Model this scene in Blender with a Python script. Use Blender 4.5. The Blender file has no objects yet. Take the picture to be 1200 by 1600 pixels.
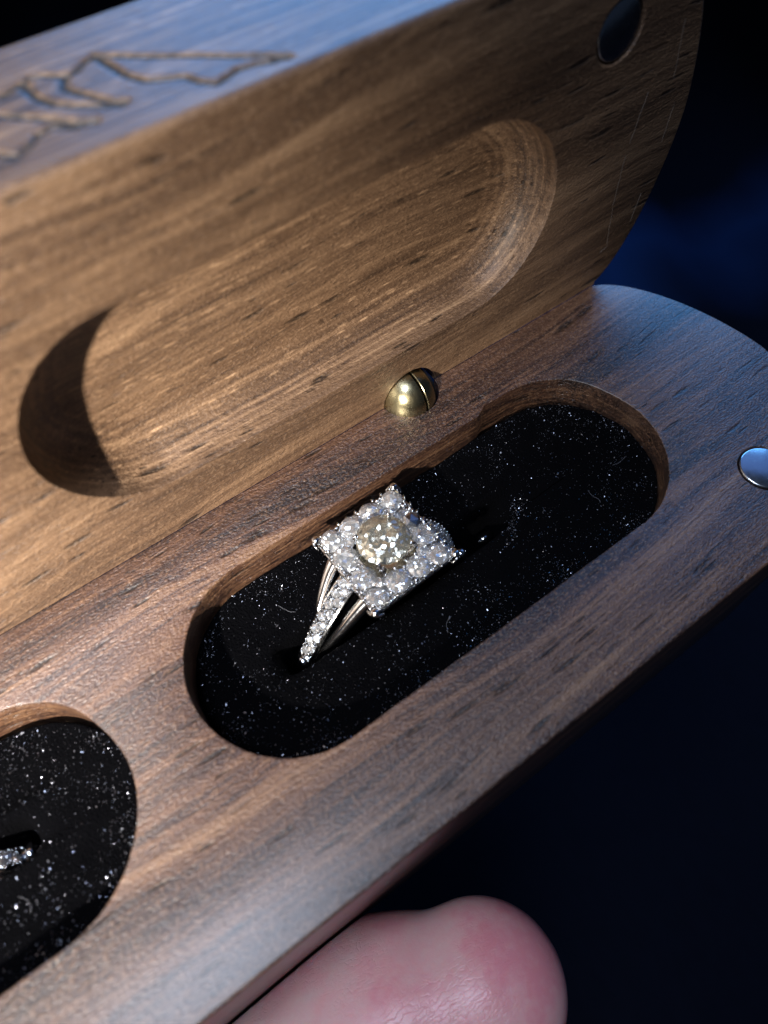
import bpy, bmesh, math, random
import numpy as np
from mathutils import Vector, Matrix, Euler
random.seed(4); rng = np.random.default_rng(4)
U = 0.00066                        # one drawing unit in metres (box is 50 units = 33 mm wide)
sc = bpy.context.scene
C = sc.collection

# ------------------------------------------------------------------ camera
R = [[0.80958, -0.58640, -0.02672], [-0.51761, -0.69166, -0.50367], [0.27687, 0.42160, -0.86348]]
CAMP = Vector((-30.19, -55.59, 84.50)) * U
cd = bpy.data.cameras.new('camera'); cam = bpy.data.objects.new('camera', cd); C.objects.link(cam)
rx, ry, rz = [Vector(r) for r in R]
M = Matrix((rx, -ry, -rz)).transposed().to_4x4(); M.translation = CAMP
cam.matrix_world = M
cd.sensor_fit = 'VERTICAL'; cd.sensor_height = 36.0; cd.sensor_width = 27.0
cd.lens = 1130.0 / 1600 * 36
cd.clip_start = 0.002; cd.clip_end = 20
cd.dof.use_dof = True; cd.dof.focus_distance = 103 * U; cd.dof.aperture_fstop = 21.0
sc.camera = cam
# ------------------------------------------------------------------ world, light, exposure
w = bpy.data.worlds.new('World'); sc.world = w; w.use_nodes = True
w.node_tree.nodes['Background'].inputs[0].default_value = (0.18, 0.28, 0.5, 1)
w.node_tree.nodes['Background'].inputs[1].default_value = 0.055
sc.view_settings.view_transform = 'Standard'; sc.view_settings.look = 'None'
sc.view_settings.exposure = 0; sc.view_settings.gamma = 1
sc.cycles.use_denoising = True
sc.cycles.max_bounces = 14; sc.cycles.transmission_bounces = 12; sc.cycles.glossy_bounces = 8
sc.cycles.caustics_reflective = True; sc.cycles.caustics_refractive = True
sc.cycles.sample_clamp_indirect = 12; sc.cycles.blur_glossy = 0.2

def lamp(name, kind, loc, target, power, color, **kw):
    l = bpy.data.lights.new(name, kind); o = bpy.data.objects.new(name, l); C.objects.link(o)
    o.location = Vector(loc) * U
    o.rotation_euler = (Vector(target) - Vector(loc)).to_track_quat('-Z', 'Y').to_euler()
    l.energy = power; l.color = color
    for k, v in kw.items(): setattr(l, k, v)
    return o
KD = Vector((-9, -7.6, 6.4)).normalized()
lamp('key_lamp', 'SPOT', Vector((-36, -4, 20)) + KD * 210, (-68, 0, 25), 3.5, (1, .94, .86),
     shadow_soft_size=4.5 * U, spot_size=math.radians(41), spot_blend=1.0)
def area(name, d, dist, sx, sy, rad, color, target=(10, -20, 0)):
    d = Vector(d).normalized(); p = Vector(target) + d * dist
    o = lamp(name, 'AREA', p, target, rad * math.pi * sx * sy * U * U, color)
    o.data.shape = 'RECTANGLE'; o.data.size = sx * U; o.data.size_y = sy * U
    return o
area('blue_sky_window', (.60, .58, .50), 620, 760, 760, .56, (.17, .36, 1))
area('low_sky_window', (.60, .72, .34), 620, 700, 250, 4.6, (.12, .44, 1))
area('overhead_window', (-.20, .00, .98), 420, 150, 130, 23.0, (.68, .79, 1), target=(-50, -46, 0))

# ------------------------------------------------------------------ node helpers
def mat(name):
    m = bpy.data.materials.new(name); m.use_nodes = True
    nt = m.node_tree; b = nt.nodes['Principled BSDF']
    return m, nt, b
def nd(nt, t, **kw):
    n = nt.nodes.new(t)
    for k, v in kw.items():
        if k.startswith('i_'): n.inputs[int(k[2:])].default_value = v
        else: setattr(n, k, v)
    return n
def ramp(nt, src, stops, interp='LINEAR'):
    r = nd(nt, 'ShaderNodeValToRGB'); r.color_ramp.interpolation = interp
    e = r.color_ramp.elements
    while len(e) > 1: e.remove(e[-1])
    e[0].position = stops[0][0]; c = stops[0][1]; e[0].color = (*c, 1) if len(c) == 3 else c
    for p, c in stops[1:]:
        k = e.new(p); k.color = (*c, 1)
    nt.links.new(src, r.inputs[0]); return r.outputs[0]
def scaled(nt, src, s, loc=(0, 0, 0)):
    m = nd(nt, 'ShaderNodeMapping'); m.inputs['Scale'].default_value = s; m.inputs['Location'].default_value = loc
    nt.links.new(src, m.inputs[0]); return m.outputs[0]
def noise(nt, src, scale=1, detail=4, rough=.55, dist=0):
    n = nd(nt, 'ShaderNodeTexNoise'); n.inputs['Scale'].default_value = scale; n.inputs['Detail'].default_value = detail
    n.inputs['Roughness'].default_value = rough; n.inputs['Distortion'].default_value = dist
    nt.links.new(src, n.inputs['Vector']); return n.outputs[0]
def mth(nt, op, a, b=None, c=None, clamp=False):
    n = nd(nt, 'ShaderNodeMath', operation=op); n.use_clamp = clamp
    for i, v in enumerate((a, b, c)):
        if v is None: continue
        if isinstance(v, (int, float)): n.inputs[i].default_value = v
        else: nt.links.new(v, n.inputs[i])
    return n.outputs[0]
def mixc(nt, f, a, b, blend='MIX'):
    n = nd(nt, 'ShaderNodeMix', data_type='RGBA', blend_type=blend)
    for i, v in ((0, f), (6, a), (7, b)):
        if isinstance(v, (int, float)): n.inputs[i].default_value = v
        elif isinstance(v, tuple): n.inputs[i].default_value = (*v, 1)
        else: nt.links.new(v, n.inputs[i])
    return n.outputs[2]

def wood(name, cols, layer=(.02, .16, .30), seed=0.0, speck=1.0, groove=False, rough=.48, spec=.5, brd=.24, fleck=.22, lnw=.065, coat=.4, crough=.42, pth=2.0):
    m, nt, b = mat(name); L = nt.links
    at = nd(nt, 'ShaderNodeAttribute', attribute_name='wood_pos').outputs['Vector']
    at0 = at; at = scaled(nt, at, (1, 1, 1), (seed * 37, seed * 11.3, seed * 5.1))
    # slow warp so that the growth layers wander along the board
    wn = nd(nt, 'ShaderNodeTexNoise'); wn.inputs['Scale'].default_value = 1; wn.inputs['Detail'].default_value = 2
    L.new(scaled(nt, at, (.014, .05, .05)), wn.inputs['Vector'])
    sub = nd(nt, 'ShaderNodeVectorMath', operation='SUBTRACT'); L.new(wn.outputs['Color'], sub.inputs[0]); sub.inputs[1].default_value = (.5, .5, .5)
    mul = nd(nt, 'ShaderNodeVectorMath', operation='MULTIPLY'); L.new(sub.outputs[0], mul.inputs[0]); mul.inputs[1].default_value = (0, 12, 9)
    add = nd(nt, 'ShaderNodeVectorMath', operation='ADD'); L.new(at, add.inputs[0]); L.new(mul.outputs[0], add.inputs[1])
    p = add.outputs[0]
    dot = nd(nt, 'ShaderNodeVectorMath', operation='DOT_PRODUCT'); L.new(p, dot.inputs[0]); dot.inputs[1].default_value = layer
    cmb = nd(nt, 'ShaderNodeCombineXYZ'); L.new(dot.outputs['Value'], cmb.inputs[0])
    rings = noise(nt, cmb.outputs[0], 1.0, 5, .62)
    streak = noise(nt, scaled(nt, p, (.010, 1.05, 1.05)), 1, 7, .66)
    fibre = noise(nt, scaled(nt, p, (.22, 3.2, 3.2)), 1, 4, .6)
    sz_ = nd(nt, 'ShaderNodeSeparateXYZ'); L.new(at0, sz_.inputs[0]); pz = sz_.outputs[2]
    deep = mth(nt, 'MULTIPLY', mth(nt, 'SUBTRACT', -1.0, pz, clamp=True), 1.0, clamp=True)      # inside a routed hollow the cut crosses the layers
    cz_ = nd(nt, 'ShaderNodeCombineXYZ'); L.new(mth(nt, 'ADD', mth(nt, 'MULTIPLY', pz, 1.35), mth(nt, 'MULTIPLY', rings, 1.5)), cz_.inputs[0])
    cross = noise(nt, cz_.outputs[0], 1.0, 3, .6)
    lines = mth(nt, 'SUBTRACT', 1, mth(nt, 'MULTIPLY', mth(nt, 'ABSOLUTE', mth(nt, 'SUBTRACT', noise(nt, scaled(nt, p, (.011, .62, .62), (4, 9, 2)), 1, 3, .5), .47)), 30), clamp=True)
    broad = noise(nt, scaled(nt, p, (.012, .13, .13), (11, 5, 3)), 1, 3, .55)
    tone = mth(nt, 'ADD', mth(nt, 'MULTIPLY', rings, .46), mth(nt, 'MULTIPLY', streak, .42))
    tone = mth(nt, 'ADD', tone, mth(nt, 'MULTIPLY', fibre, .12))
    tone = mth(nt, 'ADD', tone, mth(nt, 'MULTIPLY', mth(nt, 'SUBTRACT', broad, .5), brd))
    tone = mth(nt, 'ADD', tone, mth(nt, 'MULTIPLY', mth(nt, 'MULTIPLY', mth(nt, 'SUBTRACT', cross, .5), .75), deep))
    tone = mth(nt, 'SUBTRACT', tone, mth(nt, 'MULTIPLY', lines, lnw))
    col = ramp(nt, tone, [(.34, cols[0]), (.46, cols[1]), (.55, cols[2]), (.66, cols[3])])
    # pores: short dark dashes along the grain
    v = nd(nt, 'ShaderNodeTexVoronoi'); v.inputs['Scale'].default_value = 1
    L.new(scaled(nt, p, (.16, 1.15, 1.15)), v.inputs['Vector'])
    vb = nd(nt, 'ShaderNodeSeparateColor'); L.new(v.outputs['Color'], vb.inputs[0])
    clus = noise(nt, scaled(nt, p, (.03, .25, .25), (7, 3, 1)), 1, 3)
    thr = mth(nt, 'MULTIPLY', mth(nt, 'GREATER_THAN', mth(nt, 'ADD', vb.outputs[0], mth(nt, 'MULTIPLY', clus, 2.4)), pth), mth(nt, 'MULTIPLY', vb.outputs[1], .50))
    pore = mth(nt, 'SUBTRACT', 1.0, mth(nt, 'DIVIDE', v.outputs['Distance'], mth(nt, 'ADD', thr, .001)), clamp=True)
    pore = mth(nt, 'MULTIPLY', pore, 1.8, clamp=True)
    v2 = nd(nt, 'ShaderNodeTexVoronoi'); v2.inputs['Scale'].default_value = 1
    L.new(scaled(nt, p, (.5, 2.6, 2.6), (3, 3, 3)), v2.inputs['Vector'])
    fine = mth(nt, 'MULTIPLY', mth(nt, 'SUBTRACT', .33, v2.outputs['Distance'], clamp=True), 3.0, clamp=True)
    col = mixc(nt, mth(nt, 'MULTIPLY', pore, .9), col, tuple(c * .28 for c in cols[0]))
    # pale chatoyant flecks
    spk = noise(nt, scaled(nt, at, (2.2, 4.2, 4.2)), 1.0, 2, .6)
    spf = mth(nt, 'MULTIPLY', mth(nt, 'SUBTRACT', spk, .53, clamp=True), 6.0 * speck, clamp=True)
    v3 = nd(nt, 'ShaderNodeTexVoronoi'); v3.inputs['Scale'].default_value = 1
    L.new(scaled(nt, at, (.35, 1.9, 1.9)), v3.inputs['Vector']); s3 = nd(nt, 'ShaderNodeSeparateColor'); L.new(v3.outputs['Color'], s3.inputs[0])
    dots = mth(nt, 'MULTIPLY', mth(nt, 'SUBTRACT', mth(nt, 'MULTIPLY', s3.outputs[0], .40), v3.outputs['Distance'], clamp=True), 7, clamp=True)
    dots = mth(nt, 'MULTIPLY', mth(nt, 'MULTIPLY', dots, deep), mth(nt, 'MULTIPLY', mth(nt, 'SUBTRACT', cross, .38, clamp=True), 5, clamp=True))
    col = mixc(nt, mth(nt, 'MULTIPLY', spf, fleck), col, tuple(min(1, c * 1.9) for c in cols[3]))
    col = mixc(nt, mth(nt, 'MULTIPLY', dots, .6), col, tuple(min(1, c * 1.7) for c in cols[3]))
    col = mixc(nt, mth(nt, 'MULTIPLY', fine, .40), col, tuple(c * .55 for c in cols[1]))
    if groove:
        g = nd(nt, 'ShaderNodeAttribute', attribute_name='groove').outputs['Fac']
        gn = noise(nt, scaled(nt, at, (1, 1, 1)), 1.6, 4, .7)
        gc = mixc(nt, gn, (.006, .004, .003), (.045, .033, .027))
        col = mixc(nt, mth(nt, 'MULTIPLY', g, 1.6, clamp=True), col, gc)
    L.new(col, b.inputs['Base Color'])
    rr = mth(nt, 'ADD', mth(nt, 'MULTIPLY', spk, .22), rough - .11)
    if groove: rr = mth(nt, 'ADD', rr, mth(nt, 'MULTIPLY', g, .5), clamp=True)
    L.new(rr, b.inputs['Roughness'])
    h = mth(nt, 'ADD', mth(nt, 'MULTIPLY', spk, 1.0 * speck), mth(nt, 'MULTIPLY', fibre, .5))
    h = mth(nt, 'SUBTRACT', h, mth(nt, 'MULTIPLY', pore, 1.1))
    h = mth(nt, 'SUBTRACT', h, mth(nt, 'MULTIPLY', fine, .5))
    bp = nd(nt, 'ShaderNodeBump'); bp.inputs['Strength'].default_value = 1; bp.inputs['Distance'].default_value = .17 * U
    L.new(h, bp.inputs['Height']); L.new(bp.outputs[0], b.inputs['Normal'])
    b.inputs['Specular IOR Level'].default_value = spec
    b.inputs['Coat Weight'].default_value = coat; b.inputs['Coat Roughness'].default_value = crough
    return m
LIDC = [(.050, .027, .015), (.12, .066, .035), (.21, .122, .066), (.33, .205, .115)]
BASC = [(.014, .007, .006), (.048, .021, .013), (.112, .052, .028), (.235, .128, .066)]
W_LID = wood('walnut_lid', LIDC, (.012, .10, .34), 1.0)
W_ENG = wood('walnut_lid_burnt', LIDC, (.012, .10, .34), 1.0, groove=True, speck=.35, fleck=.1, spec=.9, brd=.2)
W_EDGE = wood('walnut_lid_edge', LIDC, (.012, .10, .34), 1.0, speck=.35, fleck=.1, spec=.9, brd=.2)
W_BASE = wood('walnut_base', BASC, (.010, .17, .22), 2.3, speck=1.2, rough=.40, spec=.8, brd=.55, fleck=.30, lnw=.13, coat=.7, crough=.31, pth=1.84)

def simple(name, color, rough=.5, metal=0.0, **kw):
    m, nt, b = mat(name)
    b.inputs['Base Color'].default_value = (*color, 1); b.inputs['Roughness'].default_value = rough
    b.inputs['Metallic'].default_value = metal
    for k, v in kw.items(): b.inputs[k].default_value = v
    return m
def metal(name, color, rough, bump=.0, sc_=2.0):
    m, nt, b = mat(name); b.inputs['Base Color'].default_value = (*color, 1); b.inputs['Metallic'].default_value = 1
    tc = nd(nt, 'ShaderNodeTexCoord'); p = scaled(nt, tc.outputs['Object'], (1 / U,) * 3)
    n = noise(nt, p, sc_, 4, .6)
    nt.links.new(mth(nt, 'ADD', mth(nt, 'MULTIPLY', n, .16), rough), b.inputs['Roughness'])
    if bump:
        bp = nd(nt, 'ShaderNodeBump'); bp.inputs['Distance'].default_value = bump * U
        nt.links.new(n, bp.inputs['Height']); nt.links.new(bp.outputs[0], b.inputs['Normal'])
    return m
GOLD = metal('white_gold', (.80, .79, .78), .05)
BRASS = metal('aged_brass', (.42, .36, .21), .2, .05, .8)
NICKEL = metal('nickel_magnet', (.55, .56, .58), .16, .012, 1.2)
DARK = simple('dark_steel', (.02, .018, .016), .5, .6)
def gem(name, tint, body, cell=2.1, spread=1.15, fac=.7, glow=.10):
    m = bpy.data.materials.new(name); m.use_nodes = True; nt = m.node_tree; Lk = nt.links
    nt.nodes.remove(nt.nodes['Principled BSDF'])
    g = nd(nt, 'ShaderNodeBsdfGlass'); g.inputs['IOR'].default_value = 2.0; g.inputs['Roughness'].default_value = 0.0
    g.inputs['Color'].default_value = (*tint, 1)
    # inner facets: each small cell sends the light its own way
    geo = nd(nt, 'ShaderNodeNewGeometry'); p = scaled(nt, geo.outputs['Position'], (1 / U,) * 3)
    v = nd(nt, 'ShaderNodeTexVoronoi'); v.inputs['Scale'].default_value = cell; Lk.new(p, v.inputs['Vector'])
    sb = nd(nt, 'ShaderNodeVectorMath', operation='SUBTRACT'); Lk.new(v.outputs['Color'], sb.inputs[0]); sb.inputs[1].default_value = (.5, .5, .5)
    ml = nd(nt, 'ShaderNodeVectorMath', operation='SCALE'); ml.inputs['Scale'].default_value = spread; Lk.new(sb.outputs[0], ml.inputs[0])
    ad = nd(nt, 'ShaderNodeVectorMath', operation='ADD'); Lk.new(geo.outputs['Normal'], ad.inputs[0]); Lk.new(ml.outputs[0], ad.inputs[1])
    nn = nd(nt, 'ShaderNodeVectorMath', operation='NORMALIZE'); Lk.new(ad.outputs[0], nn.inputs[0])
    s = nd(nt, 'ShaderNodeBsdfGlossy'); s.inputs['Roughness'].default_value = .19; s.inputs['Color'].default_value = (*body, 1)
    Lk.new(nn.outputs[0], s.inputs['Normal'])
    mx = nd(nt, 'ShaderNodeMixShader'); mx.inputs[0].default_value = fac
    Lk.new(g.outputs[0], mx.inputs[1]); Lk.new(s.outputs[0], mx.inputs[2])
    df = nd(nt, 'ShaderNodeBsdfDiffuse'); df.inputs['Color'].default_value = (*[c * .85 for c in body], 1)
    m2 = nd(nt, 'ShaderNodeMixShader'); m2.inputs[0].default_value = glow
    Lk.new(mx.outputs[0], m2.inputs[1]); Lk.new(df.outputs[0], m2.inputs[2])
    Lk.new(m2.outputs[0], nt.nodes['Material Output'].inputs[0])
    return m
GEM = gem('diamond', (.98, .98, 1), (1, 1, 1), glow=.16)
GEMY = gem('pale_yellow_diamond', (.97, .95, .88), (.90, .87, .74), 1.9, .75, .6, .10)
GEMC = gem('clear_diamond', (.98, .98, 1), (1, 1, 1), 1, 0, .92, 0)

def foam_mat():
    m, nt, b = mat('black_foam'); L = nt.links
    tc = nd(nt, 'ShaderNodeTexCoord'); p = scaled(nt, tc.outputs['Object'], (1 / U,) * 3)
    b.inputs['Base Color'].default_value = (.0010, .0010, .0015, 1); b.inputs['Roughness'].default_value = .95
    b.inputs['Specular IOR Level'].default_value = .04
    v = nd(nt, 'ShaderNodeTexVoronoi'); v.inputs['Scale'].default_value = 3.2; L.new(p, v.inputs['Vector'])
    n = noise(nt, p, 5, 3, .6)
    bp = nd(nt, 'ShaderNodeBump'); bp.inputs['Distance'].default_value = .16 * U
    L.new(mth(nt, 'ADD', v.outputs['Distance'], n), bp.inputs['Height']); L.new(bp.outputs[0], b.inputs['Normal'])
    return m
FOAM = foam_mat()
LINT = simple('pale_lint', (.16, .16, .18), .7)
GLIT = simple('foam_glints', (.27, .28, .33), .3, .8)

# ------------------------------------------------------------------ object helpers
WL = {}
def tag(o, label=None, cat=None, group=None, kind=None):
    for k, v in (('label', label), ('category', cat), ('group', group), ('kind', kind)):
        if v: o[k] = v
    return o
def empty(name, loc):
    o = bpy.data.objects.new(name, None); C.objects.link(o); o.location = Vector(loc) * U; o.empty_display_size = .005
    WL[o.name] = Vector(loc); return o
def obj(name, verts, faces, m, parent=None, smooth=True, flat=None, wp=None, extra=None, sharp=None, origin=None, normals=None):
    V = np.asarray(verts, float).reshape(-1, 3)
    o0 = V.mean(0) if origin is None else np.asarray(origin, float)
    me = bpy.data.meshes.new(name); me.from_pydata(((V - o0) * U).tolist(), [], [tuple(int(i) for i in f) for f in faces])
    if smooth:
        sm = np.ones(len(me.polygons), bool)
        if flat is not None: sm[np.asarray(flat, bool)] = False
        me.polygons.foreach_set('use_smooth', sm)
        if sharp: me.set_sharp_from_angle(angle=math.radians(sharp))
    me.materials.append(m)
    if wp is not None:
        a = me.attributes.new('wood_pos', 'FLOAT_VECTOR', 'POINT'); a.data.foreach_set('vector', np.asarray(wp, np.float32).ravel())
    if extra is not None:
        a = me.attributes.new('groove', 'FLOAT', 'POINT'); a.data.foreach_set('value', np.asarray(extra, np.float32))
    if normals is not None: me.normals_split_custom_set_from_vertices(np.asarray(normals).tolist())
    me.update()
    o = bpy.data.objects.new(name, me); C.objects.link(o)
    pl = WL[parent.name] if parent else Vector((0, 0, 0))
    if parent: o.parent = parent
    o.location = (Vector(o0) - pl) * U
    WL[o.name] = Vector(o0)
    return o

W = 50.0; TB = 46.0; TL = 22.0; XE = 60.74; XC = -41.1; RX = 11.66; RY = 25.0; NE = 1.672
YS = -22.9; SA = 23.04; SR = 13.46; X2 = -82.24
TH = math.radians(91.97)
lf = np.array([0, -math.cos(TH), math.sin(TH)]); ln = np.array([0, math.sin(TH), math.cos(TH)])
def lid_map(P):                     # (x, y<0, off>0 into the lid) -> world
    P = np.asarray(P, float); return np.c_[P[:, 0], np.zeros(len(P)), np.zeros(len(P))] + np.outer(-P[:, 1], lf) + np.outer(P[:, 2], ln)

def outline(extra_x=()):
    """counter-clockwise outline of the box, pts (n,2) and outward normals"""
    e = 2 / NE; t = np.linspace(0, math.pi / 2, 70)
    u = RX * np.sin(t) ** e; v = RY * np.cos(t) ** e
    a = np.c_[XE - RX + u, -RY + v]                       # top right, from hinge edge to tip
    bq = np.c_[XE - RX + u[::-1], -W + RY - v[::-1]][1:]   # tip to front edge
    right = np.r_[a, bq][::-1]                             # front -> hinge (ccw)
    left = right.copy(); left[:, 0] = 2 * XC - left[:, 0]; left = left[::-1]   # hinge -> front
    xs = np.array(sorted(extra_x)); fr = np.c_[xs, np.full(len(xs), -W)] if len(xs) else np.zeros((0, 2))
    P = np.r_[right, left, fr]
    d = np.roll(P, -1, 0) - np.roll(P, 1, 0); n = np.c_[d[:, 1], -d[:, 0]]; n /= np.linalg.norm(n, axis=1)[:, None]
    return P, n
def stadium(cx, n=56, bump=False, m=24):
    t = np.linspace(-math.pi / 2, math.pi / 2, n)
    Rr = np.c_[cx + SA + SR * np.cos(t), YS + SR * np.sin(t)]; Rn = np.c_[np.cos(t), np.sin(t)]
    Lr = np.c_[cx - SA - SR * np.cos(t), YS - SR * np.sin(t)]; Ln = np.c_[-np.cos(t), -np.sin(t)]
    s = np.linspace(0, 1, m + 2)[1:-1, None]
    P = np.r_[Rr, Rr[-1] + (Lr[0] - Rr[-1]) * s, Lr, Lr[-1] + (Rr[0] - Lr[-1]) * s]
    N = np.r_[Rn, np.tile([0, 1.], (m, 1)), Ln, np.tile([0, -1.], (m, 1))]
    if bump:       # the router stepped out a little where the back wall meets the right end
        ang = np.arctan2(P[:, 1] - YS, P[:, 0] - cx - SA)
        k = np.clip((P[:, 0] - cx - 18.6) / .8, 0, 1) * (P[:, 1] > YS) * np.clip((ang - .35) / .5, 0, 1)
        P = P + N * (k * .85)[:, None]
        ch = np.exp(-((P[:, 0] - cx - 19.0) / .5) ** 2) * (P[:, 1] > YS); P = P + N * (ch * .30)[:, None]
    aa = np.arange(len(P)); j = .035 * np.sin(aa * 1.9) * np.sin(aa * .73 + 1) + .03 * np.sin(aa * .31)     # the cutter left it not quite true
    return P + N * j[:, None], N

class MBld:
    def __init__(s): s.v = []; s.f = []; s.flat = []
    def loop(s, P2, z):
        i0 = len(s.v); s.v += [(p[0], p[1], z) for p in P2]; return list(range(i0, i0 + len(P2)))
    def strip(s, A, B, skip=()):
        n = len(A)
        for i in range(n):
            if i in skip: continue
            j = (i + 1) % n; s.f.append((A[i], A[j], B[j], B[i])); s.flat.append(False)
    def fill(s, loops, up=True):
        bm = bmesh.new(); vs = {}
        es = []
        for lp in loops:
            q = [bm.verts.new(s.v[i]) for i in lp]
            for i, k in zip(lp, q): vs[k] = i
            for i in range(len(q)): es.append(bm.edges.new((q[i], q[(i + 1) % len(q)])))
        bmesh.ops.triangle_fill(bm, use_beauty=True, use_dissolve=False, edges=es, normal=(0, 0, 1))
        for f in bm.faces:
            ids = [vs[v] for v in f.verts]
            f.normal_update()
            if (f.normal.z > 0) != up: ids = ids[::-1]
            s.f.append(tuple(ids)); s.flat.append(True)
        bm.free()

# ------------------------------------------------------------------ the ring box
box = empty('ring_box', (XC, -25, -TB))
tag(box, 'open walnut ring box with two foam lined slots, hinged lid and engraved lid edge', 'ring box')

MAGS = [(43.1, -40.1), (2 * XC - 43.1, -40.1)]
MR = 3.35
def circ(cx, cy, r, n=48):
    t = np.linspace(0, 2 * math.pi, n, endpoint=False); return np.c_[cx + r * np.cos(t), cy + r * np.sin(t)]

def bool_cut(o, cutter_loc, rot, r, h, inv=None):
    bm = bmesh.new(); bmesh.ops.create_cone(bm, cap_ends=True, segments=48, radius1=r * U, radius2=r * U, depth=h * U)
    me = bpy.data.meshes.new('cut'); bm.to_mesh(me); bm.free(); c = bpy.data.objects.new('cut', me); C.objects.link(c)
    c.matrix_world = Matrix.Translation(Vector(cutter_loc) * U) @ rot.to_4x4()
    md = o.modifiers.new('b', 'BOOLEAN'); md.operation = 'DIFFERENCE'; md.object = c; md.solver = 'EXACT'
    bpy.context.view_layer.update()
    dg = bpy.context.evaluated_depsgraph_get(); ev = o.evaluated_get(dg)
    nm = bpy.data.meshes.new_from_object(ev, preserve_all_data_layers=True, depsgraph=dg)
    o.modifiers.clear(); old = o.data; o.data = nm; nm.name = old.name
    bpy.data.objects.remove(c)
    V = np.empty(len(nm.vertices) * 3); nm.vertices.foreach_get('co', V); V = V.reshape(-1, 3) / U + np.array(WL[o.name])
    if inv is not None: V = inv(V)
    a = nm.attributes.get('wood_pos')
    if a: nm.attributes.remove(a)
    a = nm.attributes.new('wood_pos', 'FLOAT_VECTOR', 'POINT'); a.data.foreach_set('vector', V.astype(np.float32).ravel())

def bevel_loops(b, P, N, prof, side=0.0, hb=.05):
    k = np.where((N[:, 1] > .9) & (P[:, 1] > -.15), hb, 1.0)[:, None]     # crisp arris along the hinge line
    return [b.loop(P - N * o * k - N * side * (z < -TB * .5), z) for o, z in prof]
def rnd(b, n=4):   # rounding profile from flat top (offset b at z 0) to side (offset 0 at z -b)
    return [(b * (1 - math.sin(t)), -b * (1 - math.cos(t))) for t in np.linspace(0, math.pi / 2, n + 1)]

# base ---------------------------------------------------------------
b = MBld(); P, N = outline()
top = bevel_loops(b, P, N, rnd(.35), hb=.30)
bot = bevel_loops(b, P, N, [(o, -TB - z) for o, z in rnd(1.2)][::-1], side=0.3)
L = top + bot
for A, B in zip(L[1:], L[:-1]): b.strip(A, B)
b.fill([bot[-1]], up=False)
holes = []
SLOTP = {}
for cx in (0.0, X2):
    S, SN = stadium(cx, bump=True); SLOTP[cx] = (S, SN)
    k = .16
    ls = [b.loop(S + SN * k * (1 - math.sin(t)), -k * (1 - math.cos(t))) for t in np.linspace(0, math.pi / 2, 4)]
    ls += [b.loop(S, -3.0), b.loop(S, -7.0), b.loop(S, -16), b.loop(S, -38.0)]
    for A, B in zip(ls[:-1], ls[1:]): b.strip(A, B)
    b.fill([ls[-1]], up=True); holes.append(ls[0])
for mx, my in MAGS:
    c1 = circ(mx, my, MR + .22); c0 = circ(mx, my, MR + .35)
    a0, a1, a2 = b.loop(c0, 0), b.loop(c1, -.12), b.loop(c1, -3)
    b.strip(a0, a1); b.strip(a1, a2); b.fill([a2]); holes.append(a0)
b.fill([top[0]] + holes)
V = np.array(b.v)
base = obj('base', V, b.f, W_BASE, box, flat=b.flat, wp=V, sharp=40)
bool_cut(base, (11.95, .35, -2.5), Matrix.Identity(3), 4.65, 6.8)

# lid ----------------------------------------------------------------
EX0, EX1 = -30.0, 48.6
b = MBld(); P, N = outline((EX0, EX1)); n = len(P)
skipi = n - 2                                     # segment EX0 -> EX1 on the front side
BV = .75
top = bevel_loops(b, P, N, rnd(BV)); bot = bevel_loops(b, P, N, [(o, -TL - z) for o, z in rnd(BV)][::-1])
L = top + bot; mid = len(top) - 1
for q in range(len(L) - 1): b.strip(L[q + 1], L[q], skip=(skipi,) if q == mid else ())
b.fill([bot[-1]], up=False)
holes = []
CVD, CVW = 7.2, 7.6
for cx in (0.0, X2):
    S, SN = stadium(cx)
    k = .13
    ls = [b.loop(S + SN * k * (1 - math.sin(t)), -k * (1 - math.cos(t))) for t in np.linspace(0, math.pi / 2, 4)]
    ls += [b.loop(S, -1.2)]
    for t in np.linspace(0, math.pi / 2, 15)[1:]:
        ls.append(b.loop(S - SN * CVW * (1 - math.cos(t)), -1.2 - (CVD - 1.2) * math.sin(t)))
    for A, B in zip(ls[:-1], ls[1:]): b.strip(A, B)
    b.fill([ls[-1]]); holes.append(ls[0])
for mx, my in MAGS:
    c1 = circ(mx, my, MR + .2); c0 = circ(mx, my, MR + .45)
    a0, a1, a2 = b.loop(c0, 0), b.loop(c1, -.25), b.loop(c1, -3)
    b.strip(a0, a1); b.strip(a1, a2); b.fill([a2]); holes.append(a0)
b.fill([top[0]] + holes)
V = np.array(b.v); Wd = lid_map(np.c_[V[:, 0], V[:, 1], -V[:, 2]])
# the map mirrors z, so flip the faces
lid = obj('lid', Wd, [f[::-1] for f in b.f], W_LID, box, flat=b.flat, wp=V, sharp=40)

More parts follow.
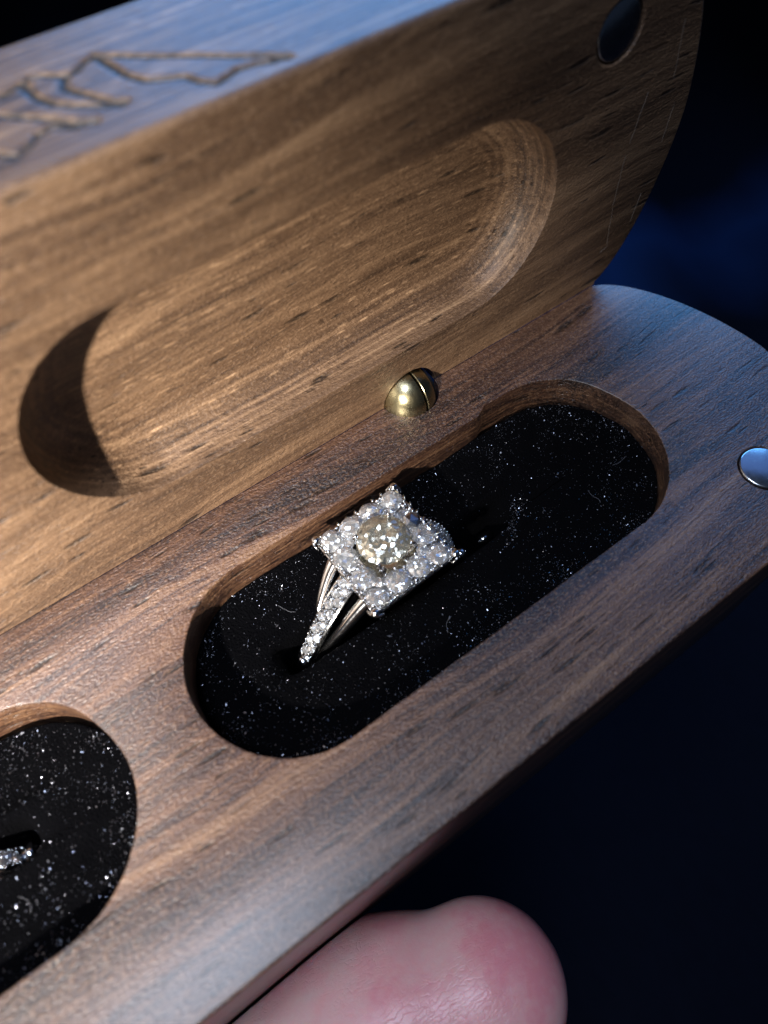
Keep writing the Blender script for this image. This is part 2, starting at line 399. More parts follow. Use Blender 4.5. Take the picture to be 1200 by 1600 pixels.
# engraved front edge of the lid: lines burnt into the wood, grooves in a fine grid
LINES = [
 [(-21.1, 13.4), (-19.2, 14.2), (-18.1, 14.6), (-17.2, 14.4), (-15.4, 12.8), (-14.6, 12.7), (-13.3, 13.8), (-12.0, 14.3)],
 [(-12.0, 14.3), (-10.3, 12.7), (0.4, 3.4), (1.3, 2.3)],
 [(-11.8, 13.7), (-11.5, 11.1), (-11.0, 9.0), (-10.3, 7.3), (-9.6, 6.8), (-8.5, 6.3), (-7.3, 5.5), (-6.7, 4.1), (-5.6, 2.6), (-4.3, 3.1), (-2.8, 3.5), (-1.4, 3.1), (-0.2, 2.6), (1.1, 2.5)],
 [(-15.4, 12.8), (-16.3, 11.1), (-15.7, 9.4), (-14.9, 7.8), (-14.0, 6.1), (-13.2, 5.3)],
 [(-19.0, 13.5), (-18.8, 11.1), (-18.1, 9.1), (-16.9, 7.7), (-14.8, 6.1), (-13.5, 5.2)],
 [(-26, 14.5), (-22.2, 10.4), (-20.6, 8.7), (-19.0, 6.9), (-17.7, 5.2), (-16.4, 4.2)],
 [(-16.4, 4.2), (-18.0, 4.6), (-19.5, 5.9), (-20.6, 5.7), (-22.0, 4.5), (-23.3, 3.9), (-24.3, 4.8), (-27, 8)]]
gx = np.r_[np.arange(EX0, 4, .2), np.linspace(4, EX1, 30)]; gz = np.linspace(BV, TL - BV, 104)
GX, GZ = np.meshgrid(gx, gz, indexing='ij'); D = np.full(GX.shape, 99.)
for ln_ in LINES:
    for (x0, z0), (x1, z1) in zip(ln_[:-1], ln_[1:]):
        dx, dz = x1 - x0, z1 - z0; t = np.clip(((GX - x0) * dx + (GZ - z0) * dz) / (dx * dx + dz * dz), 0, 1)
        D = np.minimum(D, np.hypot(GX - x0 - t * dx, GZ - z0 - t * dz))
    for (x0, z0) in (ln_[0], ln_[-1]): D = np.minimum(D, np.hypot(GX - x0, GZ - z0) - .18)
wv = .06 * np.sin(GX * 3.1 + GZ * 2.3) + .05 * np.sin(GX * 7.7 - GZ * 5.1)
G = 1 / (1 + np.exp((D - .31 + wv) / .07))
edge = np.minimum(np.minimum(GX - EX0, EX1 - GX), np.minimum(GZ - BV, TL - BV - GZ)); G = G * (edge > .3)
dep = G * (.38 + .06 * np.sin(GX * 9 + GZ * 4))
gxd, gzd = np.gradient(dep, gx, gz)
nx, nz = len(gx), len(gz)
PP = np.c_[GX.ravel(), (-W + dep).ravel(), GZ.ravel()]
WPT = np.c_[PP[:, 0], PP[:, 1], -PP[:, 2]]
Wd = lid_map(PP)
# normal in local: outward is -y; surface y = -W + dep(x, off)
nl = np.c_[gxd.ravel(), -np.ones(nx * nz), gzd.ravel()]; nl /= np.linalg.norm(nl, axis=1)[:, None]
NW = np.c_[nl[:, 0], np.zeros(nx * nz), np.zeros(nx * nz)] + np.outer(-nl[:, 1], lf) + np.outer(nl[:, 2], ln)
Gr = G.ravel(); F1, F2 = [], []
for i in range(nx - 1):
    for j in range(nz - 1):
        a = i * nz + j; q = (a, a + 1, a + nz + 1, a + nz)
        (F2 if max(Gr[k] for k in q) > .04 else F1).append(q)
def sub_mesh(name, F, m, parent):
    ids = sorted({k for q in F for k in q}); mp = {k: i for i, k in enumerate(ids)}
    # orientation check
    q = F[0]; v = Wd[list(q)]; nn = np.cross(v[1] - v[0], v[2] - v[0]); fl = nn @ NW[q[0]] < 0
    FF = [tuple(mp[k] for k in (q[::-1] if fl else q)) for q in F]
    return obj(name, Wd[ids], FF, m, parent, wp=WPT[ids], extra=Gr[ids], normals=NW[ids])
sub_mesh('lid_edge', F1, W_EDGE, lid)
sub_mesh('engraving', F2, W_ENG, lid)

# magnets ------------------------------------------------------------
def disc(cx, cy, r, z0, bev, lidside, parent):
    bb = MBld(); c = circ(cx, cy, 1)
    def lp(rr, z): return bb.loop(circ(cx, cy, rr), z)
    ls = [lp(r, z0 - 2.4), lp(r, z0 - bev), lp(r - bev * .3, z0 - bev * .3), lp(r - bev, z0)]
    for A, B in zip(ls[:-1], ls[1:]): bb.strip(A, B)
    bb.fill([ls[-1]]); bb.fill([ls[0]], up=False)
    V = np.array(bb.v)
    if lidside:
        return obj('magnet', lid_map(np.c_[V[:, 0], V[:, 1], -V[:, 2]]), [f[::-1] for f in bb.f], NICKEL, parent, flat=bb.flat, sharp=60)
    return obj('magnet', V, bb.f, NICKEL, parent, flat=bb.flat, sharp=60)
for mx, my in MAGS:
    disc(mx, my, MR, .16, .22, False, base)
    disc(mx, my, MR, -.12, .25, True, lid)

# fine scratches on the inside face of the lid (pale, raised fibres)
def scratch(pts, wd, parent, name='scratch'):
    vs, fs = [], []
    pts = np.array(pts, float)
    for i, p in enumerate(pts):
        d = pts[min(i + 1, len(pts) - 1)] - pts[max(i - 1, 0)]; d /= np.linalg.norm(d); nn = np.array([-d[1], d[0]])
        ww = wd * (.25 + .75 * random.random()) * (0.15 if i in (0, len(pts) - 1) else 1)
        a, c2, bq = p - nn * ww, p, p + nn * ww
        vs += [(*a, .0), (*c2, -.05), (*bq, .0)]
    for i in range(len(pts) - 1):
        o_ = 3 * i; fs += [(o_, o_ + 3, o_ + 4, o_ + 1), (o_ + 1, o_ + 4, o_ + 5, o_ + 2)]
    V = np.array(vs); V[:, 2] -= .008
    return obj(name, lid_map(V), [f[::-1] for f in fs], SCR, parent)
SCR = simple('raised_fibre', (.20, .16, .13), .5)
def wob(a, c2, n, amp):
    a, c2 = np.array(a, float), np.array(c2, float); t = np.linspace(0, 1, n)[:, None]
    return a + (c2 - a) * t + rng.normal(0, amp, (n, 2))
scratch(wob((50.6, -7.0), (49.6, -14.5), 16, .05), .055, lid)
scratch(wob((49.6, -14.8), (49.6, -22.5), 16, .05), .05, lid)
scratch(wob((49.2, -6.6), (50.5, -7.0), 6, .03), .05, lid)
scratch(wob((49.9, -24.0), (51.0, -30.5), 12, .05), .035, lid)
scratch(wob((54.8, -9.5), (55.6, -14.0), 10, .06), .035, lid)
scratch(wob((55.6, -30.5), (54.6, -38), 12, .06), .04, lid)
scratch(wob((57.0, -21.5), (57.4, -27), 12, .06), .035, lid)

# barrel hinge ---------------------------------------------------------
hinge = obj('hinge', *(lambda r: (np.array([(x, r * math.cos(a), r * math.sin(a)) for x in (9.2, 14.9) for a in np.linspace(0, 2 * math.pi, 16, endpoint=False)]),
     [(i, (i + 1) % 16, 16 + (i + 1) % 16, 16 + i) for i in range(16)] + [tuple(range(16))[::-1], tuple(range(16, 32))]))(2.9), DARK, box, sharp=40)
def lathe_x(prof, m, name, parent, seg=56):
    vs, fs = [], []
    for (x, r) in prof:
        for k in range(seg):
            a = 2 * math.pi * k / seg; vs.append((x, r * math.cos(a), r * math.sin(a)))
    for i in range(len(prof) - 1):
        for k in range(seg):
            j = (k + 1) % seg; fs.append((i * seg + k, i * seg + j, (i + 1) * seg + j, (i + 1) * seg + k))
    fs.append(tuple(range(seg))[::-1]); fs.append(tuple(range((len(prof) - 1) * seg, len(prof) * seg)))
    fs = [f[::-1] for f in fs]
    return obj(name, vs, fs, m, parent, sharp=35)
HC, HR = 11.7, 4.3
def sph(x): return math.sqrt(max(HR ** 2 - (x - HC) ** 2, .01))
pr = [(x, sph(x)) for x in np.linspace(HC - HR + .02, 11.9, 20)]; pr += [(11.98, sph(11.9) - .1), (12.0, sph(12) - .3), (12.0, 2.0)]
lathe_x(pr, BRASS, 'knuckle', hinge)
pr = [(12.3, 2.0), (12.3, sph(12.3) - .3), (12.36, sph(12.36) - .08)] + [(x, sph(x)) for x in np.linspace(12.45, 14.2, 10)] + [(14.32, sph(14.2) - .12), (14.34, 2.0)]
lathe_x(pr, BRASS, 'knuckle', hinge)
lathe_x([(14.5, 1.0), (14.5, 2.2), (14.6, 2.35), (15.0, 2.3), (15.1, 2.0)], NICKEL, 'pivot_cap', hinge)

rotl = Matrix((Vector((1, 0, 0)), Vector(lf), Vector(ln))).transposed()
bool_cut(lid, Vector(ln) * 2.5 + Vector((11.95, 0, 0)), rotl, 4.65, 6.8, inv=lambda V: np.c_[V[:, 0], -(V @ lf), -(V @ ln)])

# foam inserts -----------------------------------------------------------
def foam_h(x, y, rings):
    z = -5.6 + .9 * np.clip((x - 8) / 25, 0, 1) - .5 * np.exp(-((x + 5) / 14) ** 2) + .10 * np.sin(x * .55 + y * .8) + .08 * np.sin(x * 1.3 - y * 1.1)
    for (x0, x1, yr) in rings:
        dy = y - yr
        e = 1 / (1 + np.exp(-(x - x0) / .35)) / (1 + np.exp((x - x1) / .35))
        e2 = 1 / (1 + np.exp(-(x - x0 + 1.5) / 1.1)) / (1 + np.exp((x - x1 - 1.5) / 1.1))
        z = z - 2.2 * np.exp(-(dy / 3.2) ** 2) * e2 - 24 * e / (1 + np.exp((abs(dy) - 1.75) / .16))
        for sg in (-1, 1): z = z + .9 * np.exp(-((dy - sg * 3.1) / 1.0) ** 2) * np.exp(-((x - x1 + 1) / 5.5) ** 2) + .45 * np.exp(-((dy - sg * 2.9) / .9) ** 2) * e2
    return z
def foam(cx, rings, nr=64, m=70):
    S, SN = stadium(0, 80, False, m); S = S - SN * .03; S[:, 0] += cx
    n = len(S); vs, fs = [], []
    # medial points
    Mx = np.c_[np.clip(S[:, 0], cx - SA, cx + SA), np.full(n, YS)]
    us = np.linspace(1, 0.0, nr)
    for k, u in enumerate(us):
        Q = Mx + (S - Mx) * max(u, .004); z = foam_h(Q[:, 0], Q[:, 1], rings)
        if k == 0: z = z - .35
        vs += [(q[0], q[1], zz) for q, zz in zip(Q, z)]
    for k in range(nr - 1):
        for i in range(n):
            j = (i + 1) % n; fs.append((k * n + i, k * n + j, (k + 1) * n + j, (k + 1) * n + i))
    o_ = len(vs); vs += [(q[0], q[1], -37.5) for q in S]
    for i in range(n):
        j = (i + 1) % n; fs.append((o_ + i, o_ + j, j, i))
    fs.append(tuple(range(o_, o_ + n))[::-1])
    ins = obj('foam_insert', vs, fs, FOAM, box)
    # glints: tiny cell membranes of the foam
    N_ = 15000; X = cx + rng.uniform(-SA - SR, SA + SR, N_ * 2); Y = YS + rng.uniform(-SR, SR, N_ * 2)
    dd = np.hypot(X - np.clip(X, cx - SA, cx + SA), Y - YS)
    cl = .5 + .5 * np.sin(X * .5 + 1.3 * np.sin(Y * .6)) * np.cos(Y * .45 + .7 * np.sin(X * .37))
    dens = .25 + .75 * np.clip(dd / SR, 0, 1) ** 2
    ok = (dd < SR - .3) & (rng.random(N_ * 2) < dens * (.15 + .85 * cl ** 1.5))
    X, Y = X[ok], Y[ok]
    if cx == 0:      # the lip pushed up where the ring was pressed in
        t = rng.random(260); X = np.r_[X, 9.5 + 6.5 * t + rng.normal(0, .55, 260)]; Y = np.r_[Y, -26.0 + 4.6 * t + rng.normal(0, .55, 260)]
    Z = foam_h(X, Y, rings)
    ok = Z > -8.6; X, Y, Z = X[ok], Y[ok], Z[ok]
    vs, fs = [], []
    for x, y, z in zip(X, Y, Z):
        s = .026 * math.exp(random.gauss(0, .5)); nn = Vector((random.gauss(0, .45), random.gauss(0, .45), 1)).normalized()
        t1 = nn.orthogonal().normalized(); t1.rotate(Matrix.Rotation(random.uniform(0, 6.28), 3, nn)); t2 = nn.cross(t1)
        el = random.choice((1, 1, 1.6, 2.4)); c0 = Vector((x, y, z + .07)); i0 = len(vs)
        vs += [c0 + t1 * s * el, c0 + t2 * s, c0 - t1 * s * el, c0 - t2 * s]; fs.append((i0, i0 + 1, i0 + 2, i0 + 3))
    g = obj('foam_glints', [tuple(v) for v in vs], fs, GLIT, ins, smooth=False); tag(g, kind='stuff')
    lint = []
    for k in range(5):
        x, y = cx + random.uniform(-30, 30), YS + random.uniform(-9, 9); a = random.uniform(0, 6.28); pts = []
        for q in range(9):
            a += random.gauss(.05, .16); x += .33 * math.cos(a); y += .33 * math.sin(a)
            if abs(y - YS) > 12: break
            pts.append((x, y, float(foam_h(np.array(x), np.array(y), rings)) + .12 + .1 * math.sin(q)))
        if len(pts) > 3 and min(p[2] for p in pts) > -8: lint.append(tubev(pts, .02, 4))
    if lint:
        vs, fs = join(lint); tag(obj('lint', vs, fs, LINT, ins), kind='stuff')
    return ins
RC = (-6.0, -19.8)

# ------------------------------------------------------------------ rings
def brilliant(r, depth=1.0, n=8):
    """round brilliant, girdle at z=0"""
    vs, fs = [], []
    def rg(rr, z, off, m): 
        i0 = len(vs)
        for k in range(m):
            a = 2 * math.pi * (k + off) / m; vs.append((rr * math.cos(a) * r, rr * math.sin(a) * r, z * r * depth))
        return list(range(i0, i0 + m))
    T = rg(.56, .32, 0, n); Sx = rg(.80, .20, .5, n); Gt = rg(1, .02, 0, 2 * n); Gb = rg(1, -.03, 0, 2 * n); Pm = rg(.30, -.62, .5, n)
    cu = len(vs); vs.append((0, 0, -.86 * r * depth))
    fs.append(tuple(T))
    for k in range(n):
        j = (k + 1) % n
        fs.append((T[k], Sx[k], T[j])); 
        g0, g1, g2 = Gt[2 * k], Gt[2 * k + 1], Gt[(2 * k + 2) % (2 * n)]
        fs.append((T[k], g0, Sx[k])); fs.append((Sx[k], g0, g1)); fs.append((Sx[k], g1, g2)); fs.append((Sx[k], g2, T[j]))
        b0, b1, b2 = Gb[2 * k], Gb[2 * k + 1], Gb[(2 * k + 2) % (2 * n)]
        fs += [(g0, b0, b1, g1), (g1, b1, b2, g2)]
        fs += [(b0, Pm[k], b1), (b1, Pm[k], b2), (b2, Pm[k], Pm[j])]
        fs.append((Pm[k], cu, Pm[j]))
    return vs, fs
MESH = {}
def stone(name, r, loc, rot, m, parent, key=None, depth=1.0, n=8, rest=None):
    key = (round(r, 2), m.name, depth, n)
    if key not in MESH:
        vs, fs = brilliant(r, depth, n)
        me = bpy.data.meshes.new(name); me.from_pydata([(x * U, y * U, z * U) for x, y, z in vs], [], fs)
        bm = bmesh.new(); bm.from_mesh(me); bmesh.ops.recalc_face_normals(bm, faces=bm.faces); bm.to_mesh(me); bm.free()
        me.materials.append(m); MESH[key] = me
    o = bpy.data.objects.new(name, MESH[key]); C.objects.link(o); o.parent = parent
    o.location = (Vector(loc) - WL[parent.name]) * U; o.rotation_euler = rot; WL[o.name] = Vector(loc)
    return o
def tubev(path, rad, seg=10, flat=1.0, upv=(0, 0, 1), closed=False):
    """swept tube; rad scalar or list of (half-width, half-height)"""
    vs, fs = [], []; P_ = [Vector(p) for p in path]; n = len(P_)
    for i, p in enumerate(P_):
        d = (P_[(i + 1) % n] - P_[i - 1]) if closed else (P_[min(i + 1, n - 1)] - P_[max(i - 1, 0)])
        d.normalize(); s = d.cross(Vector(upv)).normalized(); u = s.cross(d)
        rr = rad[i] if isinstance(rad, (list, tuple)) and isinstance(rad[0], (list, tuple)) else rad
        rw, rh = rr if isinstance(rr, (list, tuple)) else (rr, rr * flat)
        for k in range(seg):
            a = 2 * math.pi * k / seg; vs.append(tuple(p + s * rw * math.cos(a) + u * rh * math.sin(a)))
    for i in range(n if closed else n - 1):
        for k in range(seg):
            j = (k + 1) % seg; a, c2 = i * seg, ((i + 1) % n) * seg; fs.append((a + k, a + j, c2 + j, c2 + k))
    if not closed: fs += [tuple(range(seg))[::-1], tuple(range((n - 1) * seg, n * seg))]
    return vs, fs
def join(parts):
    vs, fs = [], []
    for v, f in parts:
        o_ = len(vs); vs += list(v); fs += [tuple(i + o_ for i in q) for q in f]
    return vs, fs
def bead(c, r, sz=1.0, n=8):
    vs, fs = [], []
    for i in range(1, 6):
        th = math.pi * i / 6
        for k in range(n): vs.append((c[0] + r * math.sin(th) * math.cos(2 * math.pi * k / n), c[1] + r * math.sin(th) * math.sin(2 * math.pi * k / n), c[2] + r * sz * math.cos(th)))
    t = len(vs); vs += [(c[0], c[1], c[2] + r * sz), (c[0], c[1], c[2] - r * sz)]
    for i in range(4):
        for k in range(n):
            j = (k + 1) % n; fs.append((i * n + k, (i + 1) * n + k, (i + 1) * n + j, i * n + j))
    for k in range(n):
        j = (k + 1) % n; fs.append((t, k, j)); fs.append((t + 1, 4 * n + j, 4 * n + k))
    return vs, fs

def bez(p0, p1, p2, p3, n):
    t = np.linspace(0, 1, n)[:, None]; p0, p1, p2, p3 = map(np.array, (p0, p1, p2, p3))
    return (p0 * (1 - t) ** 3 + 3 * p1 * t * (1 - t) ** 2 + 3 * p2 * t * t * (1 - t) + p3 * t ** 3)

foam(0.0, [(-24.0, 11.5, -21.6)])
foam(X2, [(-94.5, -60.6, -21.8)])

def halo_ring(name, hc, yoff, label, cat):
    hx, hy = hc
    HZ = -0.2                                  # height of the halo girdle
    ring = empty(name, (hx, yoff, -27)); tag(ring, label, cat, 'rings standing in the foam slots')
    A = 6.6                                    # half side of the halo
    sk = Matrix.Rotation(math.radians(1.5), 3, 'Z') @ Matrix.Rotation(math.radians(-2), 3, 'Y')
    def H(x, y, z): v = sk @ Vector((x, y, z)); return (hx + v.x, hy + v.y, HZ + v.z)
    # shank: hidden lower circle in the foam
    cz = -11.0; Rr = 16.0
    pth = [(hx + Rr * math.cos(a), yoff, cz + Rr * math.sin(a)) for a in np.linspace(math.radians(2), math.radians(-182), 40)]
    vs, fs = tubev(pth, (1.25, .8), 12, upv=(0, 1, 0.001)); obj('shank', vs, fs, GOLD, ring)
    # three strands per shoulder: plain, pave, plain
    for s in (-1, 1):
        far = s * (1 if hx > -40 else -1) > 0      # the far shoulder sinks steeply into the foam
        tip = (hx + s * (Rr - (5 if far else 0)), yoff, cz + (-3.5 if far else .6))
        top0 = H(s * (A - .6), -.3, -1.3)
        path = bez(top0, (top0[0] + s * 3.0, top0[1] - .5, -2.6), (tip[0] - s * 1.6, tip[1], -6.2), tip, 22)
        wl = [(1.45 - .45 * i / 21, .55) for i in range(22)]
        # flat-topped pave bar (box section)
        vs, fs = [], []
        for i, p in enumerate(path):
            d = path[min(i + 1, 21)] - path[max(i - 1, 0)]; d /= np.linalg.norm(d); sd = np.cross(d, [0, 0, 1]); sd /= np.linalg.norm(sd); u = np.cross(sd, d); u = u if u[2] > 0 else -u
            ww = wl[i][0]
            for (a, c2) in ((-1, -.9), (-1, .12), (-.82, .2), (-.78, .02), (.78, .02), (.82, .2), (1, .12), (1, -.9)):
                vs.append(tuple(p + sd * ww * a + u * c2))
        for i in range(21):
            for k in range(8):
                j = (k + 1) % 8; fs.append((i * 8 + k, i * 8 + j, (i + 1) * 8 + j, (i + 1) * 8 + k))
        fs += [tuple(range(8))[::-1], tuple(range(168, 176))]
        sh = obj('shoulder', vs, fs, GOLD, ring, sharp=25)
        # pave stones, two staggered rows, with beads between
        bl = []
        for i in range(14):
            t = (i + .6) / 14.6 * 19.5; k = int(t); f = t - k; p = path[k] * (1 - f) + path[k + 1] * f; ww = wl[k][0]
            d = path[k + 1] - path[k]; d /= np.linalg.norm(d); sd = np.cross(d, [0, 0, 1]); sd /= np.linalg.norm(sd); u = np.cross(sd, d); u = u if u[2] > 0 else -u
            q = p + sd * ww * (.36 if i % 2 else -.36) + u * .16
            e = Vector(u).to_track_quat('Z', 'Y').to_euler(); e.rotate_axis('Z', random.random() * 3); e.rotate_axis('X', random.gauss(0, .1))
            stone('pave_diamond', .62, tuple(q), e, GEM, sh)
            for sg in (-1, 1):
                q2 = p + sd * ww * sg * .85 + u * .22 + d * .2; bl.append(bead(q2, .17))
            bl.append(bead(p - sd * ww * (.36 if i % 2 else -.36) + u * .2 + d * .1, .2))
        vs, fs = join(bl); obj('bead_row', vs, fs, GOLD, sh)
        for sg in (-1, 1):                       # plain outer strands
            t0 = H(s * (A - 1.0), sg * 3.6, -2.4)
            pp = bez(t0, (t0[0] + s * 2.2, t0[1] + (-.2 * sg), -4.2), (tip[0] - s * 3.2, tip[1] + sg * 1.6, -8.2), (tip[0] - s * .4, tip[1] + sg * .55, cz - 1.2), 18)
            vs, fs = tubev(pp, [(1.15 - .65 * i / 17, 1.0 - .2 * i / 17) for i in range(18)], 10); obj('strand', vs, fs, GOLD, ring)
        vs, fs = tubev([(tip[0] + s * .2, yoff - 1.3, cz + .75), (tip[0] + s * .2, yoff, cz + 1.0), (tip[0] + s * .2, yoff + 1.3, cz + .75)], (.75, .5), 10)
        obj('end_bar', vs, fs, GOLD, ring)
    # head: rounded square frame, gallery rail beneath, plate
    def sq(a, r, n=6):
        out = []
        for (sx, sy, a0) in ((1, 1, 0), (-1, 1, 90), (-1, -1, 180), (1, -1, 270)):
            for k in range(n + 1):
                an = math.radians(a0 + 90 * k / n); out.append((sx * (a - r) + r * math.cos(an), sy * (a - r) + r * math.sin(an)))
        return out
    head = empty('head', (hx, hy, HZ)); head.parent = ring; head.location = (Vector((hx, hy, HZ)) - WL[ring.name]) * U
    vs, fs = tubev([H(x, y, -.75) for x, y in sq(A - .05, .9)], (.2, .42), 8, closed=True); obj('halo_frame', vs, fs, GOLD, head)
    vs, fs = tubev([H(x, y, -2.1) for x, y in sq(A - .7, 1.6)], (.32, .32), 8, closed=True); obj('gallery_rail', vs, fs, GOLD, head)
    vs, fs = tubev([H(x, y, -.5) for x, y in sq(3.75, 1.6)], (.2, .5), 8, closed=True); obj('inner_frame', vs, fs, GOLD, head)
    # seat plate between frames with the stones sitting in it
    o1, o2 = sq(A, .9), sq(3.8, 1.6); n1 = len(o1)
    vs = [H(x, y, -.75) for x, y in o1] + [H(x, y, -.75) for x, y in o2] + [H(x, y, -1.15) for x, y in o1] + [H(x, y, -1.15) for x, y in o2]
    fs = []
    for k in range(n1):
        j = (k + 1) % n1; fs += [(k, j, n1 + j, n1 + k), (2 * n1 + j, 2 * n1 + k, 3 * n1 + k, 3 * n1 + j), (j, k, 2 * n1 + k, 2 * n1 + j), (n1 + k, n1 + j, 3 * n1 + j, 3 * n1 + k)]
    obj('seat_plate', vs, fs, GOLD, head, sharp=30)
    vs = [H(4.0 * math.cos(a), 4.0 * math.sin(a), -.95) for a in np.linspace(0, 2 * math.pi, 32, endpoint=False)] + [H(1.2 * math.cos(a), 1.2 * math.sin(a), -2.6) for a in np.linspace(0, 2 * math.pi, 32, endpoint=False)]
    obj('centre_seat', vs, [(k, (k + 1) % 32, 32 + (k + 1) % 32, 32 + k) for k in range(32)] + [tuple(range(32, 64))], GOLD, head, sharp=40)
    # halo stones, corners and two between
    c = 4.95; pos = []
    for k in range(3):
        t = -c + 2 * c * k / 3
        pos += [(t, c), (c, -t), (-t, -c), (-c, t)]
    for (x, y) in pos:
        big = 1.5 if abs(abs(x) - abs(y)) > .1 else 1.42
        e = Euler((random.gauss(0, .18), random.gauss(0, .18), random.random() * 3))
        stone('halo_diamond', big * random.choice((1.08, 1.14, 1.2)), H(x + random.gauss(0, .1), y + random.gauss(0, .1), .05 + random.gauss(0, .12)), e, GEM, head)
    # smaller stones filling the gaps against the centre
    for k in range(12):
        a = 2 * math.pi * (k + .5) / 12; q = 4.35 + .75 * abs(math.sin(2 * a)) ** 2
        x, y = q * math.cos(a), q * math.sin(a)
        if max(abs(x), abs(y)) < 4.9: stone('accent_diamond', .55, H(x, y, .05), Euler((random.gauss(0, .2), random.gauss(0, .2), random.random())), GEM, head)
    bl = []
    for i in range(17):
        for sgn in (0, 1, 2, 3):
            t = -6.3 + 12.6 * i / 17
            for (o_, r_) in ((6.28, .30), (3.95, .26)):
                if o_ < 5 and abs(t) > 4: continue
                if o_ < 5 and i % 2: continue
                x, y = [(t, o_), (o_, -t), (-t, -o_), (-o_, t)][sgn]
                bl.append(bead(H(x + random.gauss(0, .08), y + random.gauss(0, .08), .12 + random.gauss(0, .06)), r_ * random.uniform(.8, 1.2), .8))
    for (x, y) in pos:
        for dx, dy in ((1.65, 0), (0, 1.65)):
            sx = dx if abs(abs(y) - c) < .1 else 0; sy = dy if sx == 0 else 0
            for oo in (-.75, .75):
                bx_, by_ = (x + sx, y + oo) if sx else (x + oo, y + sy)
                if max(abs(bx_), abs(by_)) < 6.3: bl.append(bead(H(bx_, by_, .28), .24, .9))
    vs, fs = join(bl); tag(obj('prong_beads', vs, fs, GOLD, head), kind='stuff')
    # scalloped side gallery: a short prong under every other bead
    for i in range(9):
        for sgn in (0, 1, 2, 3):
            t = -5.8 + 11.6 * i / 8; o_ = A + .02
            x, y = [(t, o_), (o_, -t), (-t, -o_), (-o_, t)][sgn]; kx, ky = x * .93, y * .93
            vs, fs = tubev([H(x, y, .35), H(x * 1.01, y * 1.01, -.4), H(kx, ky, -2.1)], [(.24, .24), (.2, .2), (.15, .15)], 6)
            obj('side_prong', vs, fs, GOLD, head)
    hv = ((CAMP / U - Vector(H(4.4, 1.2, 1))).normalized() + Vector((.70, .30, .64)).normalized()).normalized()
    stone('flash_diamond', 1.3, H(5.1, .6, .9), hv.to_track_quat('Z', 'Y').to_euler(), GEMC, head, n=3)  # added stone, tilted so its table mirrors blue light to the camera
    # corner tabs, loops of wire bent out from under each corner
    for (sx, sy) in ((1, 1), (-1, 1), (-1, -1), (1, -1)):
        pp = [H(sx * 5.6, sy * 7.05, -.8), H(sx * 6.6, sy * 7.35, .0), H(sx * 7.3, sy * 7.3, .35), H(sx * 7.35, sy * 6.6, .0), H(sx * 7.05, sy * 5.6, -.8)]
        vs, fs = tubev([tuple(x) for x in bez(*[np.array(q) for q in (pp[0], (np.array(pp[1]) * 1.0), pp[3], pp[4])], 14)], (.2, .34), 8)
        obj('corner_claw', vs, fs, GOLD, head)
        vs, fs = bead(H(sx * 6.55, sy * 6.55, .25), .62, .6, 12); obj('claw_tip', vs, fs, GOLD, head)
    # basket and centre stone
    cb = []
    for k in range(4):
        a = math.radians(45 + 90 * k)
        vs, fs = tubev([H(2.0 * math.cos(a), 2.0 * math.sin(a), -2.2), H(3.5 * math.cos(a), 3.5 * math.sin(a), .6), H(4.0 * math.cos(a), 4.0 * math.sin(a), 2.0), H(3.6 * math.cos(a), 3.6 * math.sin(a), 2.55)], [(.34, .34)] * 3 + [(.22, .22)], 8)
        obj('prong', vs, fs, GOLD, head)
    stone('centre_diamond', 3.6, H(.2, .5, 1.3), Euler((math.radians(2), math.radians(-4), .3)), GEMY, head, n=8, depth=.72)
    for sx in (-1, 1):
        for sy in (-1, 1): stone('accent_diamond', .95, H(sx * 3.55, sy * 3.55, .1), Euler((random.gauss(0, .25), random.gauss(0, .25), random.random())), GEM, head)
    return ring
halo_ring('halo_ring', (-6.1, -18.7), -21.6, 'white gold halo ring with square diamond cluster and pave split shoulders, in the whole slot', 'ring')
halo_ring('halo_ring', (-78.0, -21.0), -22.2, 'diamond ring in the cut off slot at lower left, only one pave shoulder in view', 'ring')

